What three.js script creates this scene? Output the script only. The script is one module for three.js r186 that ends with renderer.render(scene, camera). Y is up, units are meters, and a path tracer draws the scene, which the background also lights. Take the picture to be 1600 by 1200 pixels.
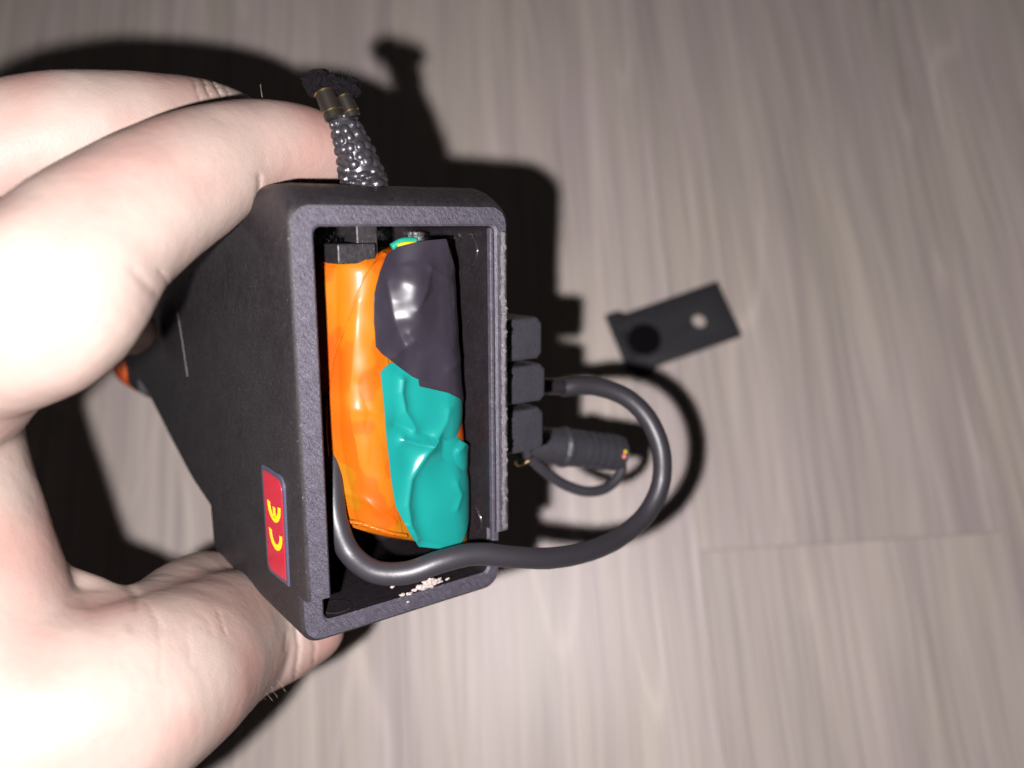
import * as THREE from 'three';
import { mergeGeometries, toCreasedNormals } from 'three/addons/utils/BufferGeometryUtils.js';
import { ImprovedNoise } from 'three/addons/math/ImprovedNoise.js';
import { RoundedBoxGeometry } from 'three/addons/geometries/RoundedBoxGeometry.js';

// ---------------------------------------------------------------- camera, light, exposure
const scene = new THREE.Scene();
const FPX = 1287, CX = 800, CY = 600;                       // focal length and centre in photo pixels (1600 x 1200)
const camera = new THREE.PerspectiveCamera(2 * Math.atan(600 / FPX) * 180 / Math.PI, 4 / 3, 0.01, 20);
const HEIGHT = 0.365;                                        // lens above the floor
camera.quaternion.setFromUnitVectors(new THREE.Vector3(-75, 355, 1287).normalize(), new THREE.Vector3(0, 1, 0));
camera.position.set(0, HEIGHT, 0);
camera.updateMatrixWorld(true);
camera.focus = 0.178;
camera.userData.fStop = 8;

scene.background = new THREE.Color().setRGB(0.014, 0.0135, 0.0135);   // the dim room beyond the flash
const C = (x, y, z) => new THREE.Vector3(x, y, -z).applyMatrix4(camera.matrixWorld);   // right, up, forward of the lens
const FLASH = C(-0.022, -0.011, 0.0);
const flash = new THREE.PointLight(new THREE.Color().setRGB(1, 0.96, 0.98), 0.42, 0, 2);
flash.name = 'phone_flash'; flash.position.copy(FLASH); flash.castShadow = true; flash.shadow.radius = 0.13;
flash.shadow.mapSize.set(2048, 2048); flash.shadow.camera.near = 0.01; flash.shadow.camera.far = 5;
scene.add(flash);

const renderer = new THREE.WebGLRenderer({ antialias: true });
renderer.toneMapping = THREE.LinearToneMapping;
renderer.toneMappingExposure = 1;
renderer.shadowMap.enabled = true;

// ---------------------------------------------------------------- helpers
const noise = new ImprovedNoise();
const N = (x, y, z = 0) => noise.noise(x, y, z);
const fbm = (x, y, z, o = 4) => { let a = 0, s = 0.5; for (let i = 0; i < o; i++) { a += s * N(x, y, z + i * 7.3); x *= 2.03; y *= 2.03; z *= 2.03; s *= 0.5; } return a; };
let seed = 12345;
const rnd = () => { seed = (seed * 1664525 + 1013904223) >>> 0; return seed / 4294967296; };
const clamp = (x, a, b) => Math.min(b, Math.max(a, x));
const lerp = (a, b, t) => a + (b - a) * t;
const sstep = (a, b, x) => { const t = clamp((x - a) / (b - a), 0, 1); return t * t * (3 - 2 * t); };
const V = (x, y, z) => new THREE.Vector3(x, y, z);

const P = (px, py, depth) => C((px - CX) / FPX * depth, -(py - CY) / FPX * depth, depth);      // photo pixel + depth along the axis -> world
const floorAt = (px, py, y = 0) => { const d = P(px, py, 1).sub(camera.position); return camera.position.clone().addScaledVector(d, (y - HEIGHT) / d.y); };

// frame of the housing: u across the opening, v along it, w out of it (metres, corner of the rim as origin)
const inv = camera.matrixWorld.clone();
const U = V(0.80239761, 0.1141797, -0.58576537), Vv = V(-0.00457736, 0.9826799, 0.18525459), W = V(0.59677217, -0.14596658, 0.78902265);
const devM = new THREE.Matrix4().multiplyMatrices(inv, new THREE.Matrix4().makeBasis(U, Vv, W).setPosition(-0.04324302, -0.05291147, -0.17));
const devInv = devM.clone().invert();
const camL = camera.position.clone().applyMatrix4(devInv);
const mm = 0.001;
function L(px, py, axis, val) {                               // pixel on the plane axis = val (mm) of the housing -> local mm
  const d = P(px, py, 1).applyMatrix4(devInv).sub(camL);
  const k = 'xyz'[axis], t = (val * mm - camL[k]) / d[k];
  return camL.clone().addScaledVector(d, t).multiplyScalar(1000);
}
function tag(o, label, category, group, kind) {
  if (label) o.userData.label = label;
  if (category) o.userData.category = category;
  if (group) o.userData.group = group;
  if (kind) o.userData.kind = kind;
  return o;
}
function shade(o) { o.castShadow = true; o.receiveShadow = true; return o; }
function add(name, geo, mat, parent) { const m = shade(new THREE.Mesh(geo, mat)); m.name = name; parent.add(m); return m; }
function deviceThing(name, label, category, at = [0, 0, 0]) {  // a Group in the housing's axes, geometry in mm -> scaled
  const g = new THREE.Group(); g.name = name; scene.add(g);
  const m = devM.clone().multiply(new THREE.Matrix4().makeTranslation(at[0] * mm, at[1] * mm, at[2] * mm));
  m.decompose(g.position, g.quaternion, g.scale);
  return tag(g, label, category);
}
const MM = (geo) => geo.scale(mm, mm, mm);
function boxUV(geo) {                                        // uv in metres from the object's own axes, by the way a face points
  const g = geo.index ? geo.toNonIndexed() : geo; if (!g.attributes.normal) g.computeVertexNormals();
  const p = g.attributes.position, uv = new Float32Array(p.count * 2);
  const a = V(), b = V(), c = V(), n = V();
  for (let i = 0; i < p.count; i += 3) {
    a.fromBufferAttribute(p, i); b.fromBufferAttribute(p, i + 1); c.fromBufferAttribute(p, i + 2);
    n.copy(b).sub(a).cross(c.clone().sub(a));
    const x = Math.abs(n.x), y = Math.abs(n.y), z = Math.abs(n.z);
    [a, b, c].forEach((q, k) => { const [s, t] = x > y && x > z ? [q.z, q.y] : y > z ? [q.x, q.z] : [q.x, q.y]; uv[(i + k) * 2] = s; uv[(i + k) * 2 + 1] = t; });
  }
  g.setAttribute('uv', new THREE.BufferAttribute(uv, 2));
  return g;
}
function fromArrays(pos, idx) { const g = new THREE.BufferGeometry(); g.setAttribute('position', new THREE.Float32BufferAttribute(pos, 3)); g.setIndex(idx); return g; }
function rbox(x0, x1, y0, y1, z0, z1, r = 0.5, seg = 2) { const g = new RoundedBoxGeometry(x1 - x0, y1 - y0, z1 - z0, seg, r); g.translate((x0 + x1) / 2, (y0 + y1) / 2, (z0 + z1) / 2); return g; }
function plain(g) { const o = g.index ? g.toNonIndexed() : g; for (const k of Object.keys(o.attributes)) if (k !== 'position' && k !== 'normal' && k !== 'uv') o.deleteAttribute(k); return o; }
function tubeAlong(points, radius, seg = 120, rad = 20, rFn) {  // a tube whose radius may vary; capped
  const curve = new THREE.CatmullRomCurve3(points, false, 'centripetal');
  const fr = curve.computeFrenetFrames(seg, false), pos = [], idx = [], uv = [];
  const len = curve.getLength();
  for (let i = 0; i <= seg; i++) {
    const c = curve.getPointAt(i / seg);
    for (let j = 0; j <= rad; j++) {
      const a = j / rad * Math.PI * 2, r = rFn ? rFn(i / seg, a, len) : radius;
      const q = c.clone().addScaledVector(fr.normals[i], Math.cos(a) * r).addScaledVector(fr.binormals[i], Math.sin(a) * r);
      pos.push(q.x, q.y, q.z); uv.push(j / rad * radius * 6.2832, i / seg * len);
    }
  }
  for (let i = 0; i < seg; i++) for (let j = 0; j < rad; j++) { const a = i * (rad + 1) + j, b = a + 1, c = a + rad + 1, d = c + 1; idx.push(a, b, c, b, d, c); }
  for (const i of [0, seg]) { const c = curve.getPointAt(i / seg), k = pos.length / 3; pos.push(c.x, c.y, c.z); uv.push(0, 0); for (let j = 0; j < rad; j++) { const a = i * (rad + 1) + j; i ? idx.push(a, a + 1, k) : idx.push(a + 1, a, k); } }
  const g = fromArrays(pos, idx); g.setAttribute('uv', new THREE.Float32BufferAttribute(uv, 2)); g.computeVertexNormals();
  // close the seam of the normals
  const n = g.attributes.normal;
  for (let i = 0; i <= seg; i++) { const a = i * (rad + 1), b = a + rad; const s = V(n.getX(a) + n.getX(b), n.getY(a) + n.getY(b), n.getZ(a) + n.getZ(b)).normalize(); n.setXYZ(a, s.x, s.y, s.z); n.setXYZ(b, s.x, s.y, s.z); }
  return g;
}
function texture(w, h, fn, srgb) {                           // fn(x, y) -> [r, g, b] or a grey value, 0..1
  const d = new Uint8Array(w * h * 4);
  for (let y = 0; y < h; y++) for (let x = 0; x < w; x++) { const c = fn(x, y), k = (y * w + x) * 4; for (let i = 0; i < 3; i++) d[k + i] = clamp(Math.round((c.length ? c[i] : c) * 255), 0, 255); d[k + 3] = 255; }
  const t = new THREE.DataTexture(d, w, h); t.wrapS = t.wrapT = THREE.RepeatWrapping; t.magFilter = THREE.LinearFilter; t.minFilter = THREE.LinearMipmapLinearFilter; t.generateMipmaps = true;
  if (srgb) t.colorSpace = THREE.SRGBColorSpace; t.needsUpdate = true; return t;
}
const toS = (c) => (c <= 0.0031308 ? 12.92 * c : 1.055 * Math.pow(c, 1 / 2.4) - 0.055);
const at = (t, sizeX, sizeY = sizeX) => { const c = t.clone(); c.repeat.set(1 / sizeX, 1 / sizeY); c.needsUpdate = true; return c; };
function wrapNoise(n, cells, o = 3) {                        // tileable value noise in a table
  const out = new Float32Array(n * n); let amp = 0.5, tot = 0;
  for (let k = 0; k < o; k++) {
    const c = cells << k, g = new Float32Array(c * c).map(() => rnd());
    for (let y = 0; y < n; y++) for (let x = 0; x < n; x++) {
      const fx = x / n * c, fy = y / n * c, ix = Math.floor(fx), iy = Math.floor(fy), sx = sstep(0, 1, fx - ix), sy = sstep(0, 1, fy - iy);
      const q = (i, j) => g[((iy + j) % c) * c + (ix + i) % c];
      out[y * n + x] += amp * lerp(lerp(q(0, 0), q(1, 0), sx), lerp(q(0, 1), q(1, 1), sx), sy);
    }
    tot += amp; amp *= 0.6;
  }
  return out.map((x) => x / tot);
}

// ---------------------------------------------------------------- materials
const grainA = wrapNoise(512, 64, 3), grainB = wrapNoise(512, 8, 4);
const specks = new Float32Array(512 * 512);
for (let i = 0; i < 260; i++) { const x = Math.floor(rnd() * 512), y = Math.floor(rnd() * 512), b = 0.3 + rnd() * 0.7, n = 1 + Math.floor(rnd() * 3); for (let k = 0; k < n; k++) specks[((y + k) % 512) * 512 + (x + (k >> 1)) % 512] = b; }
const grainTex = texture(512, 512, (x, y) => grainA[y * 512 + x]);
const plasticMap = texture(512, 512, (x, y) => { const k = y * 512 + x, b = 0.0145 + 0.007 * (grainB[k] - 0.5) + 0.008 * (grainA[k] - 0.5) + 0.3 * specks[k] ** 2; return [toS(b), toS(b * 0.83), toS(b * 0.95)]; }, true);
// the same plastic, sawn and sanded: slanting scuffs, plus brighter flash light painted in
const scuffLightMap = texture(512, 512, (x, y) => { const k = y * 512 + x, q = grainA[((y >> 2) & 511) * 512 + ((x + y) & 511)], p = grainA[(((y + 300) >> 1) & 511) * 512 + ((x + 2 * y) & 511)], f = 0.016 + 0.032 * sstep(0.4, 0.75, q) + 0.032 * sstep(0.45, 0.8, p), b = 0.0145 + 0.007 * (grainB[k] - 0.5) + 0.12 * specks[k] ** 2; return [toS(b + f * 0.99), toS(b * 0.83 + f * 0.9), toS(b * 0.95 + f * 1.26)]; }, true);
const plasticRough = texture(512, 512, (x, y) => { const k = y * 512 + x; return 0.50 + 0.35 * (grainA[k] - 0.5) + 0.25 * (grainB[k] - 0.5); });
const M = {};
M.plastic = new THREE.MeshPhysicalMaterial({ map: at(plasticMap, 0.05), roughness: 1, roughnessMap: at(plasticRough, 0.04), bumpMap: at(grainTex, 0.012), bumpScale: 0.00005, ior: 1.5 });
M.rim = new THREE.MeshPhysicalMaterial({ map: at(scuffLightMap, 0.011), roughness: 1, roughnessMap: at(plasticRough, 0.02), bumpMap: at(grainTex, 0.011), bumpScale: 0.00013, ior: 1.5 });
M.plasticIn = new THREE.MeshPhysicalMaterial({ map: at(plasticMap, 0.03), roughness: 0.17, bumpMap: at(grainTex, 0.06), bumpScale: 0.00008, ior: 1.5 });
M.rubber = new THREE.MeshPhysicalMaterial({ color: new THREE.Color().setRGB(0.026, 0.025, 0.029), roughness: 0.42, roughnessMap: at(plasticRough, 0.02), bumpMap: at(grainTex, 0.02), bumpScale: 0.00012 });
M.rubber.roughness = 0.95; M.rubber.color.setRGB(0.027, 0.025, 0.031);
M.cableMat = new THREE.MeshPhysicalMaterial({ color: new THREE.Color().setRGB(0.0215, 0.0195, 0.0235), roughness: 0.44, bumpMap: at(grainTex, 0.03), bumpScale: 0.00002 });
M.plate = new THREE.MeshPhysicalMaterial({ color: new THREE.Color().setRGB(0.0145, 0.0135, 0.0165), roughness: 0.6, bumpMap: at(grainTex, 0.02), bumpScale: 0.0001 });
M.orangePlastic = new THREE.MeshPhysicalMaterial({ color: new THREE.Color().setRGB(0.75, 0.11, 0.012), roughness: 0.4 });
M.redLabel = new THREE.MeshPhysicalMaterial({ color: new THREE.Color().setRGB(0.45, 0.01, 0.03), roughness: 0.22, clearcoat: 0.6, clearcoatRoughness: 0.12 });
M.labelEdge = new THREE.MeshPhysicalMaterial({ color: new THREE.Color().setRGB(0.05, 0.05, 0.075), roughness: 0.3 });
M.yellowPrint = new THREE.MeshPhysicalMaterial({ color: new THREE.Color().setRGB(0.85, 0.58, 0.01), roughness: 0.3 });
M.brass = new THREE.MeshPhysicalMaterial({ color: new THREE.Color().setRGB(0.5, 0.37, 0.17), metalness: 1, roughness: 0.3 });
M.darkMetal = new THREE.MeshPhysicalMaterial({ color: new THREE.Color().setRGB(0.016, 0.013, 0.011), metalness: 0.3, roughness: 0.3 });
M.glue = new THREE.MeshPhysicalMaterial({ color: new THREE.Color().setRGB(0.11, 0.10, 0.105), roughness: 0.3, bumpMap: at(grainTex, 0.01), bumpScale: 0.0003 });
M.crumb = new THREE.MeshPhysicalMaterial({ color: new THREE.Color().setRGB(0.34, 0.28, 0.26), roughness: 0.4 });
M.scratch = new THREE.MeshPhysicalMaterial({ color: new THREE.Color().setRGB(0.16, 0.14, 0.13), roughness: 0.35 });
M.braid = new THREE.MeshPhysicalMaterial({ color: new THREE.Color().setRGB(0.02, 0.018, 0.021), roughness: 0.32 });
M.fibre = new THREE.MeshPhysicalMaterial({ color: new THREE.Color().setRGB(0.005, 0.0042, 0.005), roughness: 0.95, specularIntensity: 0.12 });
const tapeSm = wrapNoise(256, 6, 3);
const tapeTex = texture(256, 256, (x, y) => tapeSm[y * 256 + x]);
M.blackTape = new THREE.MeshPhysicalMaterial({ color: new THREE.Color().setRGB(0.022, 0.018, 0.025), roughness: 0.3, bumpMap: at(tapeTex, 0.05), bumpScale: 0.00015, clearcoat: 0.3, clearcoatRoughness: 0.18, side: THREE.DoubleSide });
M.greenTape = new THREE.MeshPhysicalMaterial({ color: new THREE.Color().setRGB(0.006, 0.172, 0.152), roughness: 0.28, bumpMap: at(tapeTex, 0.06), bumpScale: 0.00012, clearcoat: 0.8, clearcoatRoughness: 0.06, side: THREE.DoubleSide });
// film of the pack: amber adhesive blotches with their own outlines under an orange foil
const blot = wrapNoise(512, 5, 3), blot2 = wrapNoise(512, 3, 3);
const filmTex = texture(512, 512, (x, y) => {
  const k = y * 512 + x, a = sstep(0.43, 0.52, blot[k]), b = sstep(0.5, 0.54, blot2[k]), line = Math.exp(-(((blot[k] - 0.47) / 0.012) ** 2));
  const t = 0.45 * a + 0.55 * sstep(0.3, 0.7, blot2[k]);
  return [toS(lerp(0.35, 0.265, t) - 0.02 * line), toS(lerp(0.042, 0.094, t) - 0.006 * line), toS(lerp(0.001, 0.003, t))];
}, true);
M.film = new THREE.MeshPhysicalMaterial({ map: at(filmTex, 0.045, 0.07), roughness: 0.46, bumpMap: at(tapeTex, 0.05), bumpScale: 0.0001, clearcoat: 0.2, clearcoatRoughness: 0.2, specularIntensity: 0.35 });
M.wireYellow = new THREE.MeshPhysicalMaterial({ color: new THREE.Color().setRGB(0.6, 0.42, 0.01), roughness: 0.4 });
M.wireGreen = new THREE.MeshPhysicalMaterial({ color: new THREE.Color().setRGB(0.01, 0.2, 0.13), roughness: 0.4 });
M.wirePink = new THREE.MeshPhysicalMaterial({ color: new THREE.Color().setRGB(0.6, 0.16, 0.16), roughness: 0.4 });

// ---------------------------------------------------------------- floor: laminate planks
const floorGroup = new THREE.Group(); floorGroup.name = 'floor'; floorGroup.userData.kind = 'structure'; scene.add(floorGroup);
{
  const a = floorAt(992, 0), b = floorAt(1094, 860);
  const s = b.clone().sub(a).setY(0).normalize(), t = V(-s.z, 0, s.x).normalize();      // s along the planks (towards the bottom of the picture), t across
  if (t.dot(floorAt(1400, 600).sub(a)) < 0) t.negate();
  const base = add('underlay', new THREE.BoxGeometry(6, 0.02, 6).translate(0, -0.0225, 0), new THREE.MeshStandardMaterial({ color: new THREE.Color().setRGB(0.09, 0.075, 0.065), roughness: 0.9 }), floorGroup);
  base.userData.label = 'dark underlay in the joints';
  const WIDTH = 0.128, LEN = 1.2, GAP = 0.00012;
  const variants = [0, 1, 2, 3].map((k) => {
    const w = 384, h = 768, o = k * 31.7;
    const val = new Float32Array(w * h);
    const map = texture(w, h, (x, y) => {
      const X = x / w * WIDTH * 1000, Y = y / h * LEN * 1000;           // mm
      const wx = X + 5 * N(X * 0.02 + o, Y * 0.004, 3) + 2.2 * N(X * 0.06, Y * 0.012 + o, 5);
      const broad = fbm(wx * 0.05 + o, Y * 0.0035, 1.5, 3), streak = fbm(wx * 0.22 + o, Y * 0.006, 9.1, 3), fine = fbm(wx * 0.85 + o, Y * 0.014, 4.2, 3);
      const wisp = Math.exp(-(((N(wx * 0.035 + o, Y * 0.006, 22) - 0.12) / 0.035) ** 2)) * sstep(0.0, 0.35, N(X * 0.02, Y * 0.006 + o, 31));
      const g = 1 + 0.24 * broad + 0.34 * streak + 0.25 * fine + 0.16 * wisp + [0, 0.03, -0.05, 0.015][k];
      const warm = 0.5 * fbm(X * 0.03 + o, Y * 0.008, 17, 3) + 0.25 * streak;
      val[y * w + x] = 0.5 + 0.5 * fine + 0.3 * streak;
      return [toS(0.515 * g), toS(0.448 * g * (1 - 0.02 + 0.07 * warm)), toS(0.396 * g * (1 + 0.01 - 0.16 * warm))];
    }, true);
    const bump = texture(w, h, (x, y) => val[y * w + x]);
    const rough = texture(w, h, (x, y) => 0.44 + 0.12 * (val[y * w + x] - 0.5));
    map.wrapS = map.wrapT = bump.wrapS = bump.wrapT = THREE.RepeatWrapping;
    for (const q of [map, bump, rough]) q.repeat.set(1 / WIDTH, 1 / LEN);
    return new THREE.MeshPhysicalMaterial({ map, bumpMap: bump, bumpScale: 0.00025, roughness: 1, roughnessMap: rough, ior: 1.5, specularIntensity: 0.8 });
  });
  const shape = (len) => { const g = boxUVTop(new RoundedBoxGeometry(WIDTH - GAP, 0.012, len - GAP, 1, 0.0001)); return g; };
  function boxUVTop(g0) { const g = g0.toNonIndexed(), p = g.attributes.position, uv = new Float32Array(p.count * 2); for (let i = 0; i < p.count; i++) { uv[i * 2] = p.getX(i) + WIDTH / 2; uv[i * 2 + 1] = p.getZ(i) + LEN / 2; } g.setAttribute('uv', new THREE.BufferAttribute(uv, 2)); return g; }
  const geo = shape(LEN);
  const q = new THREE.Quaternion().setFromRotationMatrix(new THREE.Matrix4().makeBasis(t, V(0, 1, 0), V().crossVectors(t, V(0, 1, 0))));
  const sDir = V().crossVectors(t, V(0, 1, 0)), sgn = sDir.dot(s) > 0 ? 1 : -1;
  const joint = floorAt(1300, 848);                                     // a butt joint in the plank right of the long seam
  const jS = joint.clone().sub(a).dot(s);
  let k = 0;
  for (let i = -9; i <= 9; i++) {
    const off = i === 0 ? jS : jS + (((i * 0.37) % 1) + 1) % 1 * LEN;
    for (let j = -2; j <= 1; j++) {
      const m = add('plank', geo, variants[((i * 7 + j * 5 + 40) * 3 + (k++ % 2)) % 4], floorGroup);
      m.quaternion.copy(q);
      m.position.copy(a).addScaledVector(t, (i + 0.5) * WIDTH).addScaledVector(s, off + (j + 0.5) * LEN).setY(-0.006 + 0.00012 * ((i * 3 + j) % 3));
    }
  }
}

// ---------------------------------------------------------------- the housing of the lamp
const WID = 50.4, HEI = 88.1, LIP = 4, VL = 9.6, VR = 13.8;
const lamp = deviceThing('lantern_housing', 'black plastic lamp housing with open battery compartment, held in a hand', 'lamp');
function ring(u0, u1, v0, v1, r, wBase, lip) {                  // rounded rectangle with steps on both long sides
  const out = [], A = 7;
  const arc = (cx, cy, a0, f) => { for (let i = 0; i <= A; i++) { const a = (a0 + 90 * i / A) * Math.PI / 180; out.push([cx + r * Math.cos(a), cy + r * Math.sin(a), f]); } };
  const cl = (v) => clamp(v, v0 + r + 0.02, v1 - r - 0.4);
  arc(u1 - r, v0 + r, -90, 0);
  out.push([u1, cl(VR - 0.06), 0], [u1, cl(VR + 0.06) + 0.01, 1]);
  for (let i = 1; i < 6; i++) out.push([u1, lerp(cl(VR) + 0.1, v1 - r, i / 6), 1]);
  arc(u1 - r, v1 - r, 0, 1);
  arc(u0 + r, v1 - r, 90, 1);
  for (let i = 5; i > 0; i--) out.push([u0, lerp(cl(VL) + 0.1, v1 - r, i / 6), 1]);
  out.push([u0, cl(VL + 0.06) + 0.01, 1], [u0, cl(VL - 0.06), 0]);
  arc(u0 + r, v0 + r, 180, 0);
  return out.map(([u, v, f]) => [u, v, wBase + (f ? lip : 0)]);
}
function loft(rings, capA, capB) {
  const n = rings[0].length, pos = [], idx = [];
  rings.forEach((r) => r.forEach((p) => pos.push(...p)));
  for (let i = 0; i + 1 < rings.length; i++) for (let j = 0; j < n; j++) { const a = i * n + j, b = i * n + (j + 1) % n, c = a + n, d = b + n; idx.push(a, b, c, b, d, c); }
  const cap = (i, flip) => { const k = pos.length / 3, m = rings[i].reduce((s, p) => [s[0] + p[0] / n, s[1] + p[1] / n, s[2] + p[2] / n], [0, 0, 0]); pos.push(...m); for (let j = 0; j < n; j++) flip ? idx.push(i * n + (j + 1) % n, i * n + j, k) : idx.push(i * n + j, i * n + (j + 1) % n, k); };
  if (capA) cap(0, true); if (capB) cap(rings.length - 1, false);
  return fromArrays(pos, idx);
}
const INN = { u0: 5.1, u1: 46.9, v0: 2.7, v1: 83.9 };
{
  const o = (w, v0, inset = 0, lip = 0, up = 4.2, r = 4.2) => ring(inset, WID - inset, (v0 > 5 ? v0 : v0 - 1.6) + inset, HEI + up - inset, r - inset * 0.6, w, lip);
  const rings = [
    o(-146, 31.2, 1.5), o(-145, 29.7), o(-129.2, 29.6), o(-128.8, 33.4), o(-122, 32.4), o(-108, 26.8), o(-92, 20.2), o(-75, 13.9), o(-62, 10.9), o(-59.2, 10.2), o(-58.3, 9.4), o(-58, 1.2), o(-57, 0),
    o(-30, 0), o(-12, 0), o(-8.5, 0, 0, LIP, 4.1), o(-5.5, 0, 0, LIP, 3.4), o(-3.2, 0, 0, LIP, 2.3), o(-0.9, 0, 0, LIP, 0.9), o(-0.45, 0, 0.2, LIP, 0.6), o(0, 0, 0.75, LIP, 0.5),
  ];
  const shell = toCreasedNormals(loft(rings, true, false), 0.5);
  const inn = (w, inset = 0, lip = 0) => ring(INN.u0 - inset, INN.u1 + inset, INN.v0 - inset, INN.v1 + inset, 1.6, w, lip);
  const rim = toCreasedNormals(loft([o(0, 0, 0.75, LIP, 0.5), inn(0, 0.45, LIP), inn(-0.5, 0, LIP)], false, false), 0.4);
  const inside = toCreasedNormals(loft([inn(-0.5, 0, LIP), inn(-3), inn(-20), inn(-34)], false, true), 0.5);
  const jitter = (g, a) => { const p = g.attributes.position; for (let i = 0; i < p.count; i++) { const x = p.getX(i), y = p.getY(i), z = p.getZ(i); p.setZ(i, z + a * N(x * 0.4, y * 0.4, 2)); } return g; };
  add('shell', MM2(shell), M.plastic, lamp);
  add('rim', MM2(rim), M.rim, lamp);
  add('compartment', MM2(inside), M.plasticIn, lamp);
}
function MM2(g) { return boxUV(MM(g)); }
{ // orange bezel at the far end
  const o = (w, i) => ring(-1 + i, WID + 1 + i * -1, 27.4 + i, HEI + 1 - i, 9, w, 0);
  add('bezel', MM2(toCreasedNormals(loft([o(-168, 3), o(-166, 0.8), o(-163, 0), o(-150, 0), o(-147.2, 0.8), o(-146.3, 2.5)], true, true), 0.6)), M.orangePlastic, lamp).userData.label = 'orange plastic bezel';
}
{ // the three bevelled blocks on the right side
  for (const [x0, y0, x1, y1] of [[800, 499, 848, 566], [802, 574, 853, 634], [803, 643, 850, 711]]) {
    const w = -3.5, a = L(x0, y0, 2, w), b = L(x1, (y0 + y1) / 2, 2, w), c = L(x0, y1, 2, w);
    const u0 = WID - 0.8, u1 = b.x, v1 = a.y, v0 = c.y;
    const s = new THREE.Shape(); const ch = 1.4;
    s.moveTo(u0, v0); s.lineTo(u1 - ch, v0); s.lineTo(u1, v0 + ch); s.lineTo(u1, v1 - ch); s.lineTo(u1 - ch, v1); s.lineTo(u0, v1);
    const g = new THREE.ExtrudeGeometry(s, { depth: 14, bevelEnabled: true, bevelThickness: 1.1, bevelSize: 0.9, bevelOffset: -0.9, bevelSegments: 2 });
    g.translate(0, 0, -14 + w - 1.1);
    add('side_block', MM2(toCreasedNormals(g, 0.3)), M.rubber, lamp);
  }
}
{ // ledge and torn glue along the right lip, glue crumbs on the bottom rim
  const ledge = rbox(INN.u1 - 0.7, INN.u1 + 1.0, VR - 5, INN.v1 - 0.4, 1.6, LIP - 1.0, 0.25);
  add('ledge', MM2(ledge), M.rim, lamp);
  const pts = []; for (let i = 0; i <= 26; i++) pts.push(V(WID - 1.5 + 0.35 * N(i * 0.7, 3), lerp(VR + 0.6, INN.v1 - 1.2, i / 26), LIP - 0.1));
  const bead = tubeAlong(pts, 0.8, 260, 12, (t, a) => 0.62 + 0.75 * Math.max(0, N(t * 60, Math.cos(a), Math.sin(a))) + 0.5 * N(t * 17, 4, Math.sin(a)) * 0.6 + 0.2 * N(t * 140, a, 1));
  add('glue_bead', MM2(bead), M.glue, lamp).userData.label = 'torn grey glue bead along the lip';
  const lump = (c, r, k) => { const g = new THREE.IcosahedronGeometry(r, 4); const p = g.attributes.position; for (let i = 0; i < p.count; i++) { const q = V().fromBufferAttribute(p, i), f = 1 + 0.9 * N(q.x * 1.5 + k, q.y * 1.5, q.z * 1.5) + 0.4 * N(q.x * 3 + k, q.y * 3, q.z * 3); p.setXYZ(i, q.x * f * 1.5 + c.x, q.y * f * 0.8 + c.y, q.z * f * 0.8 + c.z); } g.computeVertexNormals(); return plain(g); };
  const bits = [[672, 911, 1.3], [658, 917, 0.9], [684, 908, 0.9], [648, 922, 0.6], [640, 928, 0.55], [664, 926, 0.5], [628, 930, 0.5], [700, 905, 0.4], [636, 940, 0.4], [612, 918, 0.4]].map(([x, y, r], k) => lump(L(x, y, 2, -0.3), r * 0.8, k * 9.1));
  add('glue_crumbs', MM2(mergeGeometries(bits)), M.crumb, lamp).userData.label = 'pale glue crumbs';
}
{ // moulded round marks inside, the post and bracket behind the pack
  const disc = (r, h) => new THREE.LatheGeometry([[0, h * 0.35], [r * 0.8, h * 0.35], [r * 0.86, h], [r * 0.95, h], [r, 0]].map(([x, y]) => new THREE.Vector2(x, y)), 40);
  const a = L(733, 392, 0, INN.u1); add('moulded_ring', MM2(disc(3.6, 0.35).rotateZ(Math.PI / 2).translate(INN.u1 + 0.02, a.y, a.z)), M.plasticIn, lamp);
  const b = L(525, 948, 1, INN.v0); add('moulded_ring', MM2(disc(3.4, 0.22).translate(clamp(b.x, 9.6, 40), INN.v0 - 0.02, clamp(b.z, -10, -3.8))), M.plasticIn, lamp);
  const c = L(742, 812, 0, INN.u1); add('moulded_ring', MM2(disc(3.6, 0.4).rotateZ(Math.PI / 2).translate(INN.u1 + 0.02, c.y, Math.min(c.z, -6))), M.plasticIn, lamp);
  const p0 = L(556, 350, 2, -6), p1 = L(592, 402, 2, -6);
  add('post', MM2(rbox(p0.x, p1.x, p1.y - 4, INN.v1 + 0.5, -12, -6, 0.5)), M.plastic, lamp);
  const k0 = L(527, 381, 2, -4), k1 = L(588, 402, 2, -4);
  add('bracket', MM2(rbox(k0.x, k1.x, k1.y - 1.2, k0.y, -11, -4, 0.4)), M.plastic, lamp);
}
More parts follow.
